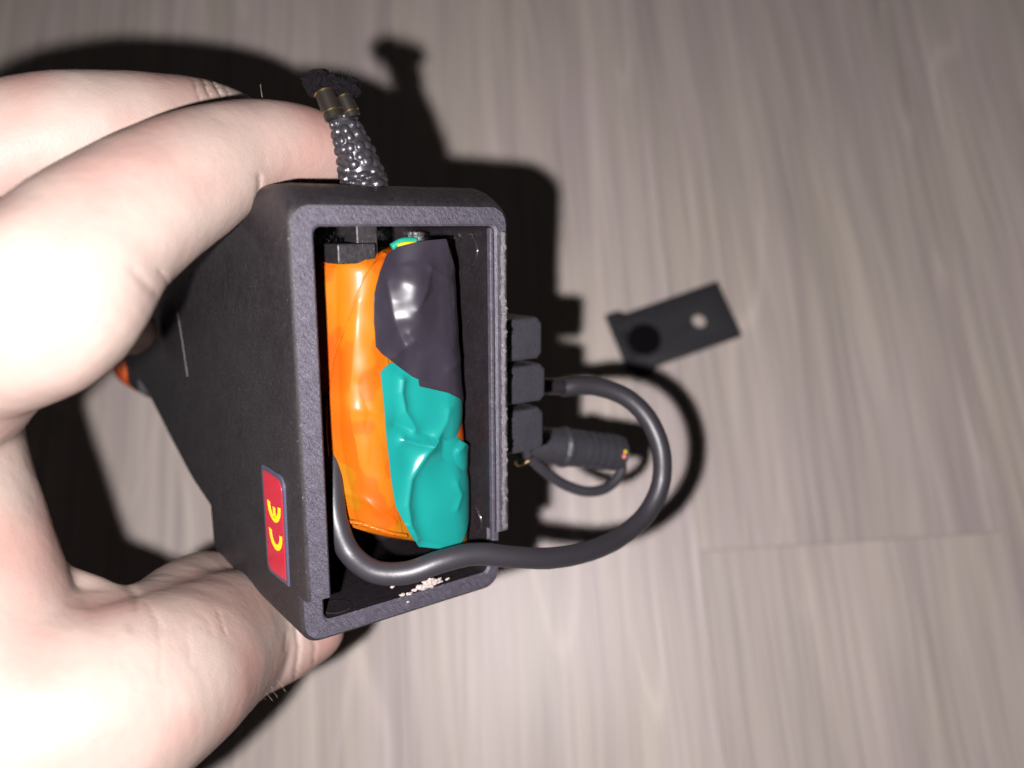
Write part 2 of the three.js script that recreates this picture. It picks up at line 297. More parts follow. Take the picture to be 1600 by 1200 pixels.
{ // sticker with the mark, set into the left wall
  const pl = (v, w, u) => [u, v, w];
  const outline = (grow) => { const s = new THREE.Shape(); const v0 = 10.4 - grow, v1 = 33.2 + grow, b0 = 5.3 - grow, b1 = 16.3 + grow * 1.5, r = 3; // x = v, y = -w
    s.moveTo(v0 + 0.4, b0 + 0.6); s.lineTo(v1 - r, b0); s.quadraticCurveTo(v1, b0, v1, b0 + r); s.lineTo(v1, b1 - 1); s.quadraticCurveTo(v1, b1, v1 - 1, b1); s.lineTo(v0 + 2, b1); s.quadraticCurveTo(v0, b1, v0, b1 - 2); s.closePath(); return s; };
  const place = (g, off) => { const p = g.attributes.position; for (let i = 0; i < p.count; i++) p.setXYZ(i, -off - p.getZ(i), p.getX(i), -p.getY(i)); g.computeVertexNormals(); const idx = g.index; return MM2(g); };
  const back = add('label_recess', place(new THREE.ExtrudeGeometry(outline(0.5), { depth: 0.35, bevelEnabled: true, bevelSize: 0.25, bevelThickness: 0.15, bevelSegments: 2 }), -0.05), M.labelEdge, lamp);
  const red = add('label', place(new THREE.ExtrudeGeometry(outline(-0.25), { depth: 0.1, bevelEnabled: false, curveSegments: 12 }), 0.46), M.redLabel, lamp);
  red.userData.label = 'red sticker with yellow CE mark';
  const arc = (cx, cy, r0, r1) => { const s = new THREE.Shape(); s.absarc(cx, cy, r1, Math.PI * 0.46, Math.PI * 1.54, false); s.absarc(cx, cy, r0, Math.PI * 1.54, Math.PI * 0.46, true); s.closePath(); return s; };
  const mid = 10.4;
  const letter = (name, shapes) => { const g = mergeGeometries(shapes.map((s) => plain(new THREE.ExtrudeGeometry(s, { depth: 0.05, bevelEnabled: false, curveSegments: 24 })))); const m = add(name, place(g, 0.58), M.yellowPrint, red); return m; };
  const yE = L(433, 790, 0, 0).y, yC = L(433, 832, 0, 0).y;
  letter('letter_c', [arc(yC, mid, 2.3, 3.6)]);
  const bar = new THREE.Shape(); bar.moveTo(yE - 2.7, mid - 0.6); bar.lineTo(yE - 0.3, mid - 0.6); bar.lineTo(yE - 0.3, mid + 0.6); bar.lineTo(yE - 2.7, mid + 0.6); bar.closePath();
  letter('letter_e', [arc(yE, mid, 2.3, 3.6), bar]);
}
{ // raised mould seam on the left wall and a bright nick at its end
  const a = L(270, 440, 0, 0), b = L(293, 588, 0, 0), pts = []; for (let i = 0; i <= 10; i++) pts.push(V(0.02, lerp(a.y, b.y, i / 10), lerp(a.z, b.z, i / 10) + 0.2 * Math.sin(i * 0.3)));
  add('seam_ridge', MM2(tubeAlong(pts, 0.14, 60, 8)), M.scratch, lamp);
}

// ---------------------------------------------------------------- battery pack
const pack = deviceThing('battery_pack', 'orange wrapped battery pack with black and green tape inside the housing', 'battery');
const uL = (v) => (v < 45 ? lerp(16.4, 13.2, sstep(14, 45, v)) : lerp(13.2, 14.2, (v - 45) / 33)), uR = (v) => lerp(46.3, 43.2, sstep(20, 70, v));
const vB = (u) => lerp(18.2, 7.5, sstep(12, 44, u)), vT = (u) => lerp(77.2, 80.2, (u - 13) / 30);
function front(u, v) {                                       // height (mm, along w) of the wrapped cells' front
  const a = uL(v), b = uR(v), t = clamp((u - a) / (b - a), 0, 1), R = 7.5;
  const e = Math.min((u - a), (b - u));
  const side = e < R ? R - Math.sqrt(Math.max(0, R * R - (R - Math.max(0, e)) ** 2)) : 0;
  const endT = clamp(vT(u) - v, 0, 4), endB = clamp(v - vB(u), 0, 4), end = 2.4 * (((4 - endT) / 4) ** 3 + ((4 - endB) / 4) ** 3);
  const dip = 1.3 * Math.exp(-(((t - 0.42) / 0.1) ** 2)) * 0.6;
  return -2.6 - side - end - dip;
}
const segDist = (x, y, pts) => { let m = 1e9; for (let i = 0; i + 1 < pts.length; i++) { const [ax, ay] = pts[i], [bx, by] = pts[i + 1], dx = bx - ax, dy = by - ay, t = clamp(((x - ax) * dx + (y - ay) * dy) / (dx * dx + dy * dy), 0, 1); m = Math.min(m, Math.hypot(x - ax - t * dx, y - ay - t * dy)); } return m; };
const loc = (pts, w = -4) => pts.map(([x, y]) => { const q = L(x, y, 2, w); return [q.x, q.y]; });
{
  const nu = 60, nv = 110, pos = [], idx = [];
  for (let j = 0; j <= nv; j++) for (let i = 0; i <= nu; i++) {
    const s = j / nv, um = lerp(12, 45, i / nu), v = lerp(vB(um), vT(um), s), u = lerp(uL(v), uR(v), (1 - Math.cos(Math.PI * i / nu)) / 2);
    pos.push(u, v, front(u, v) + 0.12 * N(u * 0.5, v * 0.22, 3));
  }
  const base = pos.length / 3;
  for (let j = 0; j <= nv; j++) for (let i = 0; i <= nu; i++) { const k = (j * (nu + 1) + i) * 3; pos.push(pos[k], pos[k + 1], -24); }
  const q = (a, b, c, d) => idx.push(a, b, c, b, d, c);
  for (let j = 0; j < nv; j++) for (let i = 0; i < nu; i++) { const a = j * (nu + 1) + i; q(a, a + 1, a + nu + 1, a + nu + 2); q(base + a + 1, base + a, base + a + nu + 2, base + a + nu + 1); }
  for (let j = 0; j < nv; j++) { const a = j * (nu + 1), b = a + nu; q(base + a, a, base + a + nu + 1, a + nu + 1); q(b, base + b, b + nu + 1, base + b + nu + 1); }
  for (let i = 0; i < nu; i++) { const a = i, b = nv * (nu + 1) + i; q(base + a, base + a + 1, a, a + 1); q(b, b + 1, base + b, base + b + 1); }
  add('orange_wrap', MM2(toCreasedNormals(fromArrays(pos, idx), 0.9)), M.film, pack);
}
function drape(name, outlinePx, mat, { off = 0.4, relief = () => 0, thick = 0.25, nu = 90, nv = 130, w = -4, parent = pack, limit = 5, floorR = -9, soft = 0.4 } = {}) {
  const pl = loc(outlinePx, w), vs = pl.map((p) => p[1]), v0 = Math.min(...vs) + 0.02, v1 = Math.max(...vs) - 0.02;
  const span = (v) => { let a = 1e9, b = -1e9; for (let i = 0; i < pl.length; i++) { const [x0, y0] = pl[i], [x1, y1] = pl[(i + 1) % pl.length]; if ((y0 - v) * (y1 - v) <= 0 && y0 !== y1) { const x = x0 + (x1 - x0) * (v - y0) / (y1 - y0); a = Math.min(a, x); b = Math.max(b, x); } } return [a, b]; };
  const pos = [], idx = [];
  const hgt = (u, v) => { const uu = clamp(u, uL(v) + 0.4, uR(v) - 0.4); return Math.max(-limit - 8, front(uu, clamp(v, vB(uu) + soft, vT(uu) - soft)) - 1.3 * Math.abs(u - uu)) + off + Math.max(floorR, relief(u, v)); };
  for (let j = 0; j <= nv; j++) { const v = lerp(v0, v1, j / nv), [a, b] = span(v); for (let i = 0; i <= nu; i++) { const u = lerp(a, b, i / nu); pos.push(u, v, hgt(u, v)); } }
  const n0 = pos.length / 3; for (let k = 0; k < n0; k++) pos.push(pos[k * 3], pos[k * 3 + 1], pos[k * 3 + 2] - thick);
  const q = (a, b, c, d) => idx.push(a, b, c, b, d, c), R = nu + 1;
  for (let j = 0; j < nv; j++) for (let i = 0; i < nu; i++) { const a = j * R + i; q(a, a + 1, a + R, a + R + 1); q(n0 + a + 1, n0 + a, n0 + a + R + 1, n0 + a + R); }
  for (let j = 0; j < nv; j++) { const a = j * R, b = a + nu; q(n0 + a, a, n0 + a + R, a + R); q(b, n0 + b, b + R, n0 + b + R); }
  for (let i = 0; i < nu; i++) { const b = nv * R + i; q(n0 + i, n0 + i + 1, i, i + 1); q(b, b + 1, n0 + b, n0 + b + 1); }
  const g = MM2(toCreasedNormals(fromArrays(pos, idx), 0.75));
  return add(name, g, mat, parent);
}
const ridges = (list) => { const L2 = list.map(([pts, h, s]) => [loc(pts), h, s]); return (u, v) => { let z = 0; for (const [p, h, s] of L2) { const d = segDist(u, v, p); z += Math.abs(h) > 1.5 ? h * Math.exp(-((d / s) ** 2)) : h * Math.exp(-(Math.sqrt(d * d + 0.09) - 0.3) / (s * 1.15)); } return z; }; };
{
  const r1 = ridges([[[[556, 470], [550, 560], [542, 650]], 0.8, 2.6], [[[560, 600], [575, 660], [590, 720]], -0.35, 1.2], [[[545, 640], [575, 640], [600, 650]], 0.3, 0.9], [[[545, 775], [575, 785], [612, 812]], 0.35, 0.5], [[[570, 780], [590, 800]], 0.25, 0.35]]);
  drape('film_strip', [[601, 394], [572, 420], [556, 455], [545, 505], [534, 570], [527, 650], [529, 700], [541, 790], [546, 832], [625, 838], [621, 815], [612, 780], [610, 690], [604, 600], [600, 540], [600, 460], [612, 400]], M.film, { off: 0.35, thick: 0.28, floorR: -0.1, relief: (u, v) => r1(u, v) + 0.25 * N(u * 0.25, v * 0.16, 8) });
  const left = loc([[601, 394], [572, 420], [556, 455], [545, 505], [534, 570], [527, 650], [529, 700], [541, 790]]);
  const edge = left.map(([u, v]) => V(u, v, front(u, v) + 0.34 + Math.max(-0.1, r1(u, v) + 0.25 * N(u * 0.25, v * 0.16, 8)) - 0.25 * N(u * 0.25, v * 0.16, 8) + 0.25 * N(u * 0.25, v * 0.16, 8)));
  add('film_edge', MM2(tubeAlong(edge, 0.2, 120, 8)), M.film, pack);
  const r2 = ridges([[[[560, 400], [530, 430], [520, 470]], 0.4, 1.0]]);
  drape('film_strip', [[575, 400], [540, 404], [521, 414], [517, 450], [515, 560], [519, 640], [535, 600], [545, 540], [560, 455]], M.film, { off: 0.12, thick: 0.2, nu: 30, nv: 60, relief: r2 });
  // crumpled bottom end of the wrap
  const bot = loc([[546, 828], [570, 826], [600, 832], [630, 838]]).map(([u, v], i) => V(u, v + 0.6, front(u, v + 1) + 0.7));
  add('wrap_fold', MM2(tubeAlong(bot, 0.5, 80, 10, (t, a) => 0.45 + 0.35 * N(t * 14, Math.sin(a) * 2, 1))), M.film, pack);
}
{
  const r = ridges([[[[636, 448], [630, 472], [630, 492]], 2.15, 4.3], [[[660, 418], [650, 450], [636, 482]], 0.3, 0.55], [[[660, 418], [690, 435], [725, 458]], 0.25, 0.7], [[[596, 440], [606, 500], [622, 535]], -0.35, 0.9], [[[610, 552], [636, 528], [690, 545]], 0.9, 2.0], [[[690, 575], [715, 560]], 0.5, 1.6], [[[690, 380], [712, 420]], 0.4, 1.4], [[[626, 520], [634, 534]], 0.5, 1.2], [[[600, 556], [612, 552]], 0.3, 1.0]]);
  drape('black_tape', [[601, 398], [622, 384], [655, 376], [690, 373], [697, 392], [716, 424], [722, 450], [724, 490], [730, 540], [734, 590], [737, 626], [706, 612], [672, 601], [640, 588], [610, 566], [590, 551], [581, 540], [579, 500], [580, 460], [588, 424]], M.blackTape, { off: 1.5, thick: 0.35, floorR: -0.5, soft: 2.2, w: -3, relief: (u, v) => r(u, v) + 0.6 * N(u * 0.11 + 3, v * 0.09, 5) + 0.13 * N(u * 0.3, v * 0.34, 1) });
  drape('tape_flap', [[645, 590], [690, 601], [737, 617], [736, 632], [705, 618], [690, 611], [646, 601]], M.blackTape, { off: 1.4, thick: 0.3, nu: 40, nv: 24 });
}
{
  const r = ridges([
    [[[620, 592], [618, 610], [624, 640], [640, 668]], 1.2, 1.1], [[[610, 660], [650, 672], [690, 690]], -0.7, 1.3], [[[622, 684], [645, 691], [664, 692], [672, 684]], 1.3, 0.9],
    [[[664, 692], [648, 718], [634, 745], [628, 785], [632, 815], [644, 838]], 1.2, 1.2], [[[691, 638], [688, 655], [672, 685]], 0.55, 1.0], [[[735, 655], [706, 690], [695, 700]], -1.2, 1.6], [[[696, 712], [720, 735], [745, 740]], -0.6, 1.2],
    [[[705, 752], [712, 770], [704, 790]], 0.45, 0.7], [[[710, 700], [728, 690], [736, 700]], 0.7, 0.8], [[[602, 800], [625, 825]], -0.5, 1.0],
  ]);
  drape('green_tape', [[590, 580], [604, 567], [630, 564], [645, 574], [690, 590], [736, 618], [728, 652], [712, 681], [722, 690], [736, 697], [745, 720], [749, 750], [746, 782], [736, 812], [722, 840], [712, 850], [690, 855], [652, 853], [640, 838], [627, 815], [614, 790], [606, 740], [601, 690], [596, 640]], M.greenTape, { off: 1.1, thick: 0.3, nu: 110, nv: 150, soft: 2.2, w: -3, floorR: -0.75, relief: (u, v) => r(u, v) + 0.5 * N(u * 0.1 + 1, v * 0.1, 2) });
}
{
  const w = (pts, rad, mat, name) => add(name, MM2(tubeAlong(pts.map(([x, y, d]) => L(x, y, 2, d)), rad, 24, 10)), mat, pack);
  w([[612, 386, -4.2], [628, 377, -4], [650, 376, -4]], 0.75, M.wireGreen, 'green_wire');
  w([[622, 385, -3.2], [634, 382, -2.9], [650, 381, -3.4]], 0.6, M.wireYellow, 'yellow_wire');
}

// ---------------------------------------------------------------- thick cable out of the compartment and back to the side
{
  const g = deviceThing('power_cable', 'thick black round cable looping out of the housing and back to its side', 'cable');
  const to = (x, y, d) => P(x, y, d).applyMatrix4(devInv).multiplyScalar(1000);
  const R = 2.5;
  const pts = [[512, 600, 0.190], [515, 660, 0.1825], [519, 760, 0.1795], [527, 820, 0.1785], [548, 866, 0.1785], [585, 893, 0.1772], [635, 895, 0.177], [690, 877, 0.1782], [740, 866, 0.181], [800, 870, 0.1855], [860, 872, 0.192], [920, 861, 0.2], [970, 838, 0.208], [1010, 803, 0.2135], [1032, 757, 0.2155], [1033, 705, 0.2155], [1013, 655, 0.2165], [980, 622, 0.219], [940, 606, 0.223], [905, 603, 0.227], [878, 606, 0.229]].map((p) => to(...p));
  add('sheath', MM2(tubeAlong(pts, R, 420, 28, (t, a) => R + 0.03 * N(t * 60, Math.cos(a), Math.sin(a)))), M.cableMat, g);
  add('strain_relief', MM2(tubeAlong([to(882, 605, 0.228), to(866, 604, 0.2275), to(840, 603, 0.226)], 2.2, 20, 20)), M.plasticIn, g);
}
// ---------------------------------------------------------------- small plug hanging at the side
{
  const g = deviceThing('charging_plug', 'small black ribbed plug with a thin curled lead beside the housing blocks', 'plug');
  const to = (x, y, d) => P(x, y, d).applyMatrix4(devInv).multiplyScalar(1000);
  const a = to(836, 694, 0.232), b = to(968, 708, 0.246), dir = b.clone().sub(a), len = dir.length();
  const orient = (geo) => { geo.applyQuaternion(new THREE.Quaternion().setFromUnitVectors(V(0, 1, 0), dir.clone().normalize())); return geo.translate(a.x, a.y, a.z); };
  const lathe = (pts) => orient(toCreasedNormals(new THREE.LatheGeometry(pts.map(([y, r]) => new THREE.Vector2(r, y * len)), 36), 0.5));
  add('body', MM2(lathe([[-0.1, 0], [-0.1, 4.8], [0.02, 5.0], [0.27, 5.3], [0.3, 5.9], [0.34, 5.9], [0.36, 5.5], [0.5, 5.4]])), M.rubber, g);
  const ribs = [[0.46, 5.0]]; for (let i = 0; i < 5; i++) { const y = 0.5 + i * 0.095; ribs.push([y, 5.4], [y + 0.055, 5.4], [y + 0.065, 4.95], [y + 0.09, 4.95]); } ribs.push([0.99, 5.1], [1.0, 4.7], [1.0, 0]);
  add('ribbed_sleeve', MM2(lathe(ribs)), M.rubber, g);
  const ball = (p, r, mat, n) => add(n, MM2(new THREE.SphereGeometry(r, 14, 10).translate(p.x, p.y, p.z)), mat, g);
  ball(to(975, 713, 0.2405), 0.75, M.wirePink, 'pink_core'); ball(to(977, 706, 0.2405), 0.6, M.wireYellow, 'yellow_core');
  add('lead', MM2(tubeAlong([[963, 708, 0.246], [971, 722, 0.246], [968, 742, 0.245], [948, 762, 0.243], [918, 768, 0.24], [884, 758, 0.237], [854, 738, 0.233], [830, 716, 0.229], [812, 690, 0.226]].map((p) => to(...p)), 1.55, 120, 18)), M.rubber, g);
  const r0 = to(818, 716, 0.222); add('socket_ring', MM2(new THREE.TorusGeometry(2.6, 0.22, 10, 40, Math.PI).rotateZ(Math.PI).rotateX(0.5).translate(r0.x, r0.y, r0.z)), M.brass, g);
}
// ---------------------------------------------------------------- strap at the top
{
  const g = deviceThing('wrist_strap', 'knobbly black braided strap end with two metal crimps and frayed tuft on housing', 'strap');
  const to = (x, y, d) => P(x, y, d).applyMatrix4(devInv).multiplyScalar(1000);
  const pts = [[572, 300, 0.172], [566, 278, 0.1715], [558, 250, 0.170], [547, 218, 0.1685], [536, 188, 0.168], [530, 172, 0.168]].map((p) => to(...p));
  const RR = [5.2, 4.9, 4.4, 3.8, 3.2, 2.6];
  const cord = tubeAlong(pts, 4.5, 220, 96, (t, a, len) => {
    const k = t * 5, i = Math.min(4, Math.floor(k)), R = lerp(RR[i], RR[i + 1], k - i);
    const rows = 10, cols = 10, y = t * rows, row = Math.floor(y), best = [];
    let z = 0;
    for (let q = row - 1; q <= row + 1; q++) { const x = (a / (Math.PI * 2)) * cols + (q & 1) * 0.5, jx = 0.45 * N(q * 3.7 + 0.4, Math.floor(x) * 1.37 + 0.3, 5.2), dx = x - Math.floor(x) - 0.5 + jx, dy = y - q - 0.5 + 0.55 * N(q * 2.13 + 0.2, Math.floor(x) * 1.71 + 0.6, 8.4); z = Math.max(z, (0.8 + 0.4 * N(q * 1.9 + 0.5, Math.floor(x) * 2.3 + 0.1, 3.3)) * Math.sqrt(Math.max(0, 1 - (dx / 0.46) ** 2 - (dy / 0.5) ** 2))); }
    return R - 0.5 + 0.72 * z * (t < 0.9 ? 1 : (1 - t) / 0.1);
  });
  add('braided_cord', MM2(cord), M.braid, g);
  const crimp = (p, q, r, n) => { const a = to(...p), b = to(...q), d = b.clone().sub(a), len = d.length(); const geo = (pp) => { const k = toCreasedNormals(new THREE.LatheGeometry(pp.map(([y, rr]) => new THREE.Vector2(rr, y * len)), 32), 0.5); k.applyQuaternion(new THREE.Quaternion().setFromUnitVectors(V(0, 1, 0), d.clone().normalize())); return MM2(k.translate(a.x, a.y, a.z)); };
    const c = add('crimp', geo([[0, 0], [0, r - 0.2], [0.04, r], [0.96, r], [1, r - 0.2], [1, 0]]), M.darkMetal, g);
    for (const y of [0.28, 0.97]) add('brass_edge', geo([[y - 0.05, r + 0.02], [y - 0.03, r + 0.16], [y + 0.0, r + 0.16], [y + 0.02, r + 0.02]]), M.brass, c); return c; };
  crimp([524, 186, 0.1655], [507, 142, 0.165], 2.1); crimp([552, 184, 0.1665], [537, 150, 0.166], 1.6);
  // frayed tuft: a knot of short fibres
  const c0 = to(502, 132, 0.166), c1 = to(540, 138, 0.167), fib = [];
  const core = (c, r, k) => { const s = new THREE.IcosahedronGeometry(r, 12), p = s.attributes.position; for (let i = 0; i < p.count; i++) { const q = V().fromBufferAttribute(p, i), f = 1 + 0.35 * N(q.x * 0.7 + k, q.y * 0.7, q.z * 0.7) + 0.14 * N(q.x * 3 + k, q.y * 3, q.z * 3) + 0.09 * N(q.x * 7 + k, q.y * 7, q.z * 7); p.setXYZ(i, q.x * f * 1.1 + c.x, q.y * f * 0.85 + c.y, q.z * f + c.z); } s.computeVertexNormals(); return plain(s); };
  add('tuft', MM2(mergeGeometries([core(c0, 3.2, 1), core(c1, 2.6, 5), core(c0.clone().lerp(c1, 0.5), 2.7, 9)])), M.fibre, g);
  for (let i = 0; i < 320; i++) { const c = c0.clone().lerp(c1, rnd()), d = V(rnd() - 0.5, rnd() - 0.35, rnd() - 0.5).normalize(), s = c.clone().addScaledVector(d, 1.9 + rnd()), e = s.clone().addScaledVector(d, 0.3 + rnd() * 0.5).add(V(rnd() - 0.5, rnd() - 0.5, rnd() - 0.5).multiplyScalar(0.7)); fib.push(plain(new THREE.TubeGeometry(new THREE.QuadraticBezierCurve3(s, s.clone().lerp(e, 0.5).add(V((rnd() - 0.5) * 0.6, (rnd() - 0.5) * 0.6, 0)), e), 3, 0.045, 4))); }
  const f = add('frayed_fibres', MM2(mergeGeometries(fib)), M.fibre, g); f.userData.kind = 'stuff';
}
// ---------------------------------------------------------------- compartment cover lying on the floor
{
  const corner = [[945, 504], [1113, 443], [1160, 526], [982, 588]].map(([x, y]) => floorAt(x, y));
  const o = corner[0].clone().add(corner[2]).multiplyScalar(0.5);
  const ex = corner[1].clone().add(corner[2]).sub(corner[0]).sub(corner[3]).setY(0), lenX = ex.length() / 2; ex.normalize();
  const ez = V().crossVectors(ex, V(0, 1, 0)), lenZ = (Math.abs(corner[3].clone().sub(corner[0]).dot(ez)) + Math.abs(corner[2].clone().sub(corner[1]).dot(ez))) / 2;
  const g = new THREE.Group(); g.name = 'battery_cover'; scene.add(g); g.position.copy(o).setY(0);
  g.quaternion.setFromRotationMatrix(new THREE.Matrix4().makeBasis(ex, V(0, 1, 0), ez));
  tag(g, 'loose black cover plate with a round hole lying on the plank floor', 'cover');
  const hole = floorAt(1091, 504).sub(o), disc = floorAt(1006, 533).sub(o);
  const s = new THREE.Shape(), x = lenX / 2, z = lenZ / 2, n = 0.0032;
  s.moveTo(-x, -z + 0.004); s.lineTo(-x, -z - n * 0.8); s.lineTo(-x + 0.0065, -z - n * 0.8); s.lineTo(-x + 0.009, -z); s.lineTo(x, -z); s.lineTo(x, z); s.lineTo(-x + 0.013, z); s.lineTo(-x + 0.010, z + n); s.lineTo(-x + 0.004, z + n); s.lineTo(-x + 0.001, z); s.lineTo(-x, z - 0.003); s.closePath();
  const h = new THREE.Path(); h.absarc(hole.dot(ex), -hole.dot(ez) * -1, 0.0033, 0, Math.PI * 2, true); s.holes.push(h);
  const r = new THREE.Path(); const rx = disc.dot(ex), rz = disc.dot(ez); r.absarc(rx, rz, 0.0076, 0, Math.PI * 2, true); s.holes.push(r);
  const geo = new THREE.ExtrudeGeometry(s, { depth: 0.0022, bevelEnabled: true, bevelSize: 0.0004, bevelThickness: 0.0004, bevelOffset: -0.0004, bevelSegments: 2, curveSegments: 28 });
  geo.rotateX(Math.PI / 2).translate(0, 0.0028, 0);
  add('plate', boxUV(toCreasedNormals(geo, 0.4)), M.plate, g);
  add('recess_floor', new THREE.CylinderGeometry(0.0081, 0.0081, 0.0008, 40).translate(rx, 0.0007, rz), M.fibre, g);
}

// ---------------------------------------------------------------- the hand
{
  const j = (px, py, d, r) => ({ p: P(px, py, d), r: r * mm });
  const chains = [
    { k: 5, j: [j(-190, 640, 0.16, 22), j(-60, 500, 0.146, 19), j(64, 468, 0.142, 15.6), j(150, 374, 0.148, 13.4), j(285, 284, 0.161, 11.9), j(385, 238, 0.172, 9.9), j(470, 234, 0.181, 8.7), j(538, 250, 0.19, 6.8)] },
    { k: 4, j: [j(-190, 560, 0.175, 18), j(-40, 260, 0.165, 13), j(90, 214, 0.170, 12), j(210, 203, 0.178, 11.3), j(325, 188, 0.19, 8.1), j(410, 220, 0.2, 7)] },
    { k: 4, j: [j(-190, 520, 0.18, 14), j(20, 440, 0.205, 9), j(130, 480, 0.222, 7.6), j(203, 516, 0.23, 6.9)] },
    { k: 6, j: [j(-190, 640, 0.16, 22), j(-130, 860, 0.156, 22), j(-20, 1080, 0.154, 20.5), j(120, 1120, 0.156, 19.5), j(240, 1068, 0.168, 17.6), j(375, 992, 0.202, 15.2), j(440, 992, 0.206, 10.6), j(492, 984, 0.209, 7)] },
    { k: 5, j: [j(60, 1040, 0.158, 13), j(220, 992, 0.176, 10.4), j(330, 927, 0.213, 10), j(420, 965, 0.222, 9)] },
    { k: 5, j: [j(-130, 860, 0.16, 15), j(40, 930, 0.166, 8), j(150, 950, 0.17, 5.6)] },
    { k: 6, j: [j(-190, 640, 0.165, 22), j(-420, 820, 0.165, 28), j(-700, 1000, 0.165, 31)] },
  ];
  // fine creases: pixel polylines seen on the skin turned into shallow grooves
  const grooves = [
    [[[405, 276], [406, 288], [403, 312]], 0.4, 4.5], [[[318, 128], [327, 150]], 0.3, 2.6], [[[334, 130], [346, 152]], 0.4, 2.6], [[[303, 128], [312, 155]], 0.22, 2.6], [[[352, 136], [358, 150]], 0.25, 2.2],
    [[[462, 978], [467, 1012], [461, 1056]], 0.55, 4], [[[487, 985], [492, 1012], [490, 1036]], 0.35, 3.2], [[[447, 990], [445, 1015]], 0.2, 3],
    [[[243, 965], [252, 1010], [250, 1060]], 0.1, 5], [[[292, 980], [298, 1040]], 0.08, 5], [[[322, 965], [332, 990]], 0.09, 4], [[[340, 955], [352, 990]], 0.14, 3], [[[228, 940], [255, 985]], 0.12, 5], [[[200, 918], [214, 930], [216, 955], [205, 980]], 0.3, 7],
    [[[244, 458], [226, 442], [210, 424]], 0.25, 8], [[[262, 440], [250, 425]], 0.22, 4],
  ];
  const cell = 0.00085, lo = V(1, 1, 1).multiplyScalar(1e9), hi = lo.clone().negate(), used = [];
  for (const c of chains) for (const q of c.j) { lo.min(q.p.clone().subScalar(q.r + 0.004)); hi.max(q.p.clone().addScalar(q.r + 0.004)); }
  // beyond the left edge of the view the arm is cut off well outside
  const cutP = P(-330, 600, 0.15), cutN = P(-330, 600, 0.15).sub(P(-230, 600, 0.15)).normalize();
  for (const c of chains) {                                  // joints -> smooth curve of joints and radii
    const cp = new THREE.CatmullRomCurve3(c.j.map((q) => q.p), false, 'centripetal'), n = c.j.length - 1, out = [], SUB = 8;
    const rad = (k) => c.j[clamp(k, 0, n)].r;
    for (let i = 0; i < n; i++) for (let m = 0; m < SUB; m++) { const t = m / SUB, a = rad(i - 1), b = rad(i), d = rad(i + 1), e = rad(i + 2); out.push({ p: cp.getPoint((i + t) / n), r: 0.5 * (2 * b + (d - a) * t + (2 * a - 5 * b + 4 * d - e) * t * t + (3 * b - a - 3 * d + e) * t * t * t) }); }
    out.push(c.j[n]); c.j = out;
  }
  const caps = chains.map((c) => ({ k: c.k * mm, s: c.j.slice(1).map((b, i) => ({ a: c.j[i].p, d: b.p.clone().sub(c.j[i].p), l2: b.p.distanceToSquared(c.j[i].p), ra: c.j[i].r, rb: b.r })) }));
  const smin = (a, b, k) => { const h = Math.max(k - Math.abs(a - b), 0) / k; return Math.min(a, b) - h * h * k * 0.25; };
  const bones = (x, y, z) => {
    let D = 1e9;
    for (const c of caps) {
      let d = 1e9;
      for (const s of c.s) {
        const px = x - s.a.x, py = y - s.a.y, pz = z - s.a.z, t = clamp((px * s.d.x + py * s.d.y + pz * s.d.z) / s.l2, 0, 1);
        const q = Math.hypot(px - t * s.d.x, py - t * s.d.y, pz - t * s.d.z) - (s.ra + (s.rb - s.ra) * t);
        d = d > 1e8 ? q : smin(d, q, 0.0016);
      }
      D = D > 1e8 ? d : smin(D, d, 0.0016);
    }
    return Math.max(D, (x - cutP.x) * cutN.x + (y - cutP.y) * cutN.y + (z - cutP.z) * cutN.z);
  };
  const camInv = camera.matrixWorldInverse.copy(camera.matrixWorld).invert().elements;
  const skin = (x, y, z) => {
    let d = bones(x, y, z);
    if (Math.abs(d) > 0.003) return d;
    const e = camInv, cx = e[0] * x + e[4] * y + e[8] * z + e[12], cy = e[1] * x + e[5] * y + e[9] * z + e[13], cz = -(e[2] * x + e[6] * y + e[10] * z + e[14]);
    const px = CX + FPX * cx / cz, py = CY - FPX * cy / cz;
    for (const [pts, dep, sig] of grooves) { if (Math.abs(px - pts[0][0]) > 60 || Math.abs(py - pts[0][1]) > 110) continue; const q = segDist(px, py, pts) / sig; if (q < 3) d += dep * mm * Math.exp(-q * q); }
    return d + 0.00022 * N(x * 120, y * 120, z * 120) + 0.00004 * N(x * 480, y * 480, z * 480);
  };
  const nx = Math.ceil((hi.x - lo.x) / cell), ny = Math.ceil((hi.y - lo.y) / cell), nz = Math.ceil((hi.z - lo.z) / cell);
  // coarse pass to skip empty space
  const F = new Float32Array((nx + 1) * (ny + 1) * (nz + 1)), I = (a, b, c) => (c * (ny + 1) + b) * (nx + 1) + a, B = 6;
  F.fill(1);
  for (let c = 0; c <= nz; c += B) for (let b = 0; b <= ny; b += B) for (let a = 0; a <= nx; a += B) {
    const d0 = bones(lo.x + (a + B / 2) * cell, lo.y + (b + B / 2) * cell, lo.z + (c + B / 2) * cell);
    const near = Math.abs(d0) < B * cell * 1.1 + 0.002;
    for (let z = c; z < Math.min(c + B, nz + 1); z++) for (let y = b; y < Math.min(b + B, ny + 1); y++) for (let x = a; x < Math.min(a + B, nx + 1); x++) F[I(x, y, z)] = near ? skin(lo.x + x * cell, lo.y + y * cell, lo.z + z * cell) : d0;
  }
  const vid = new Map(), pos = [], nor = [], col = [], idx = [];
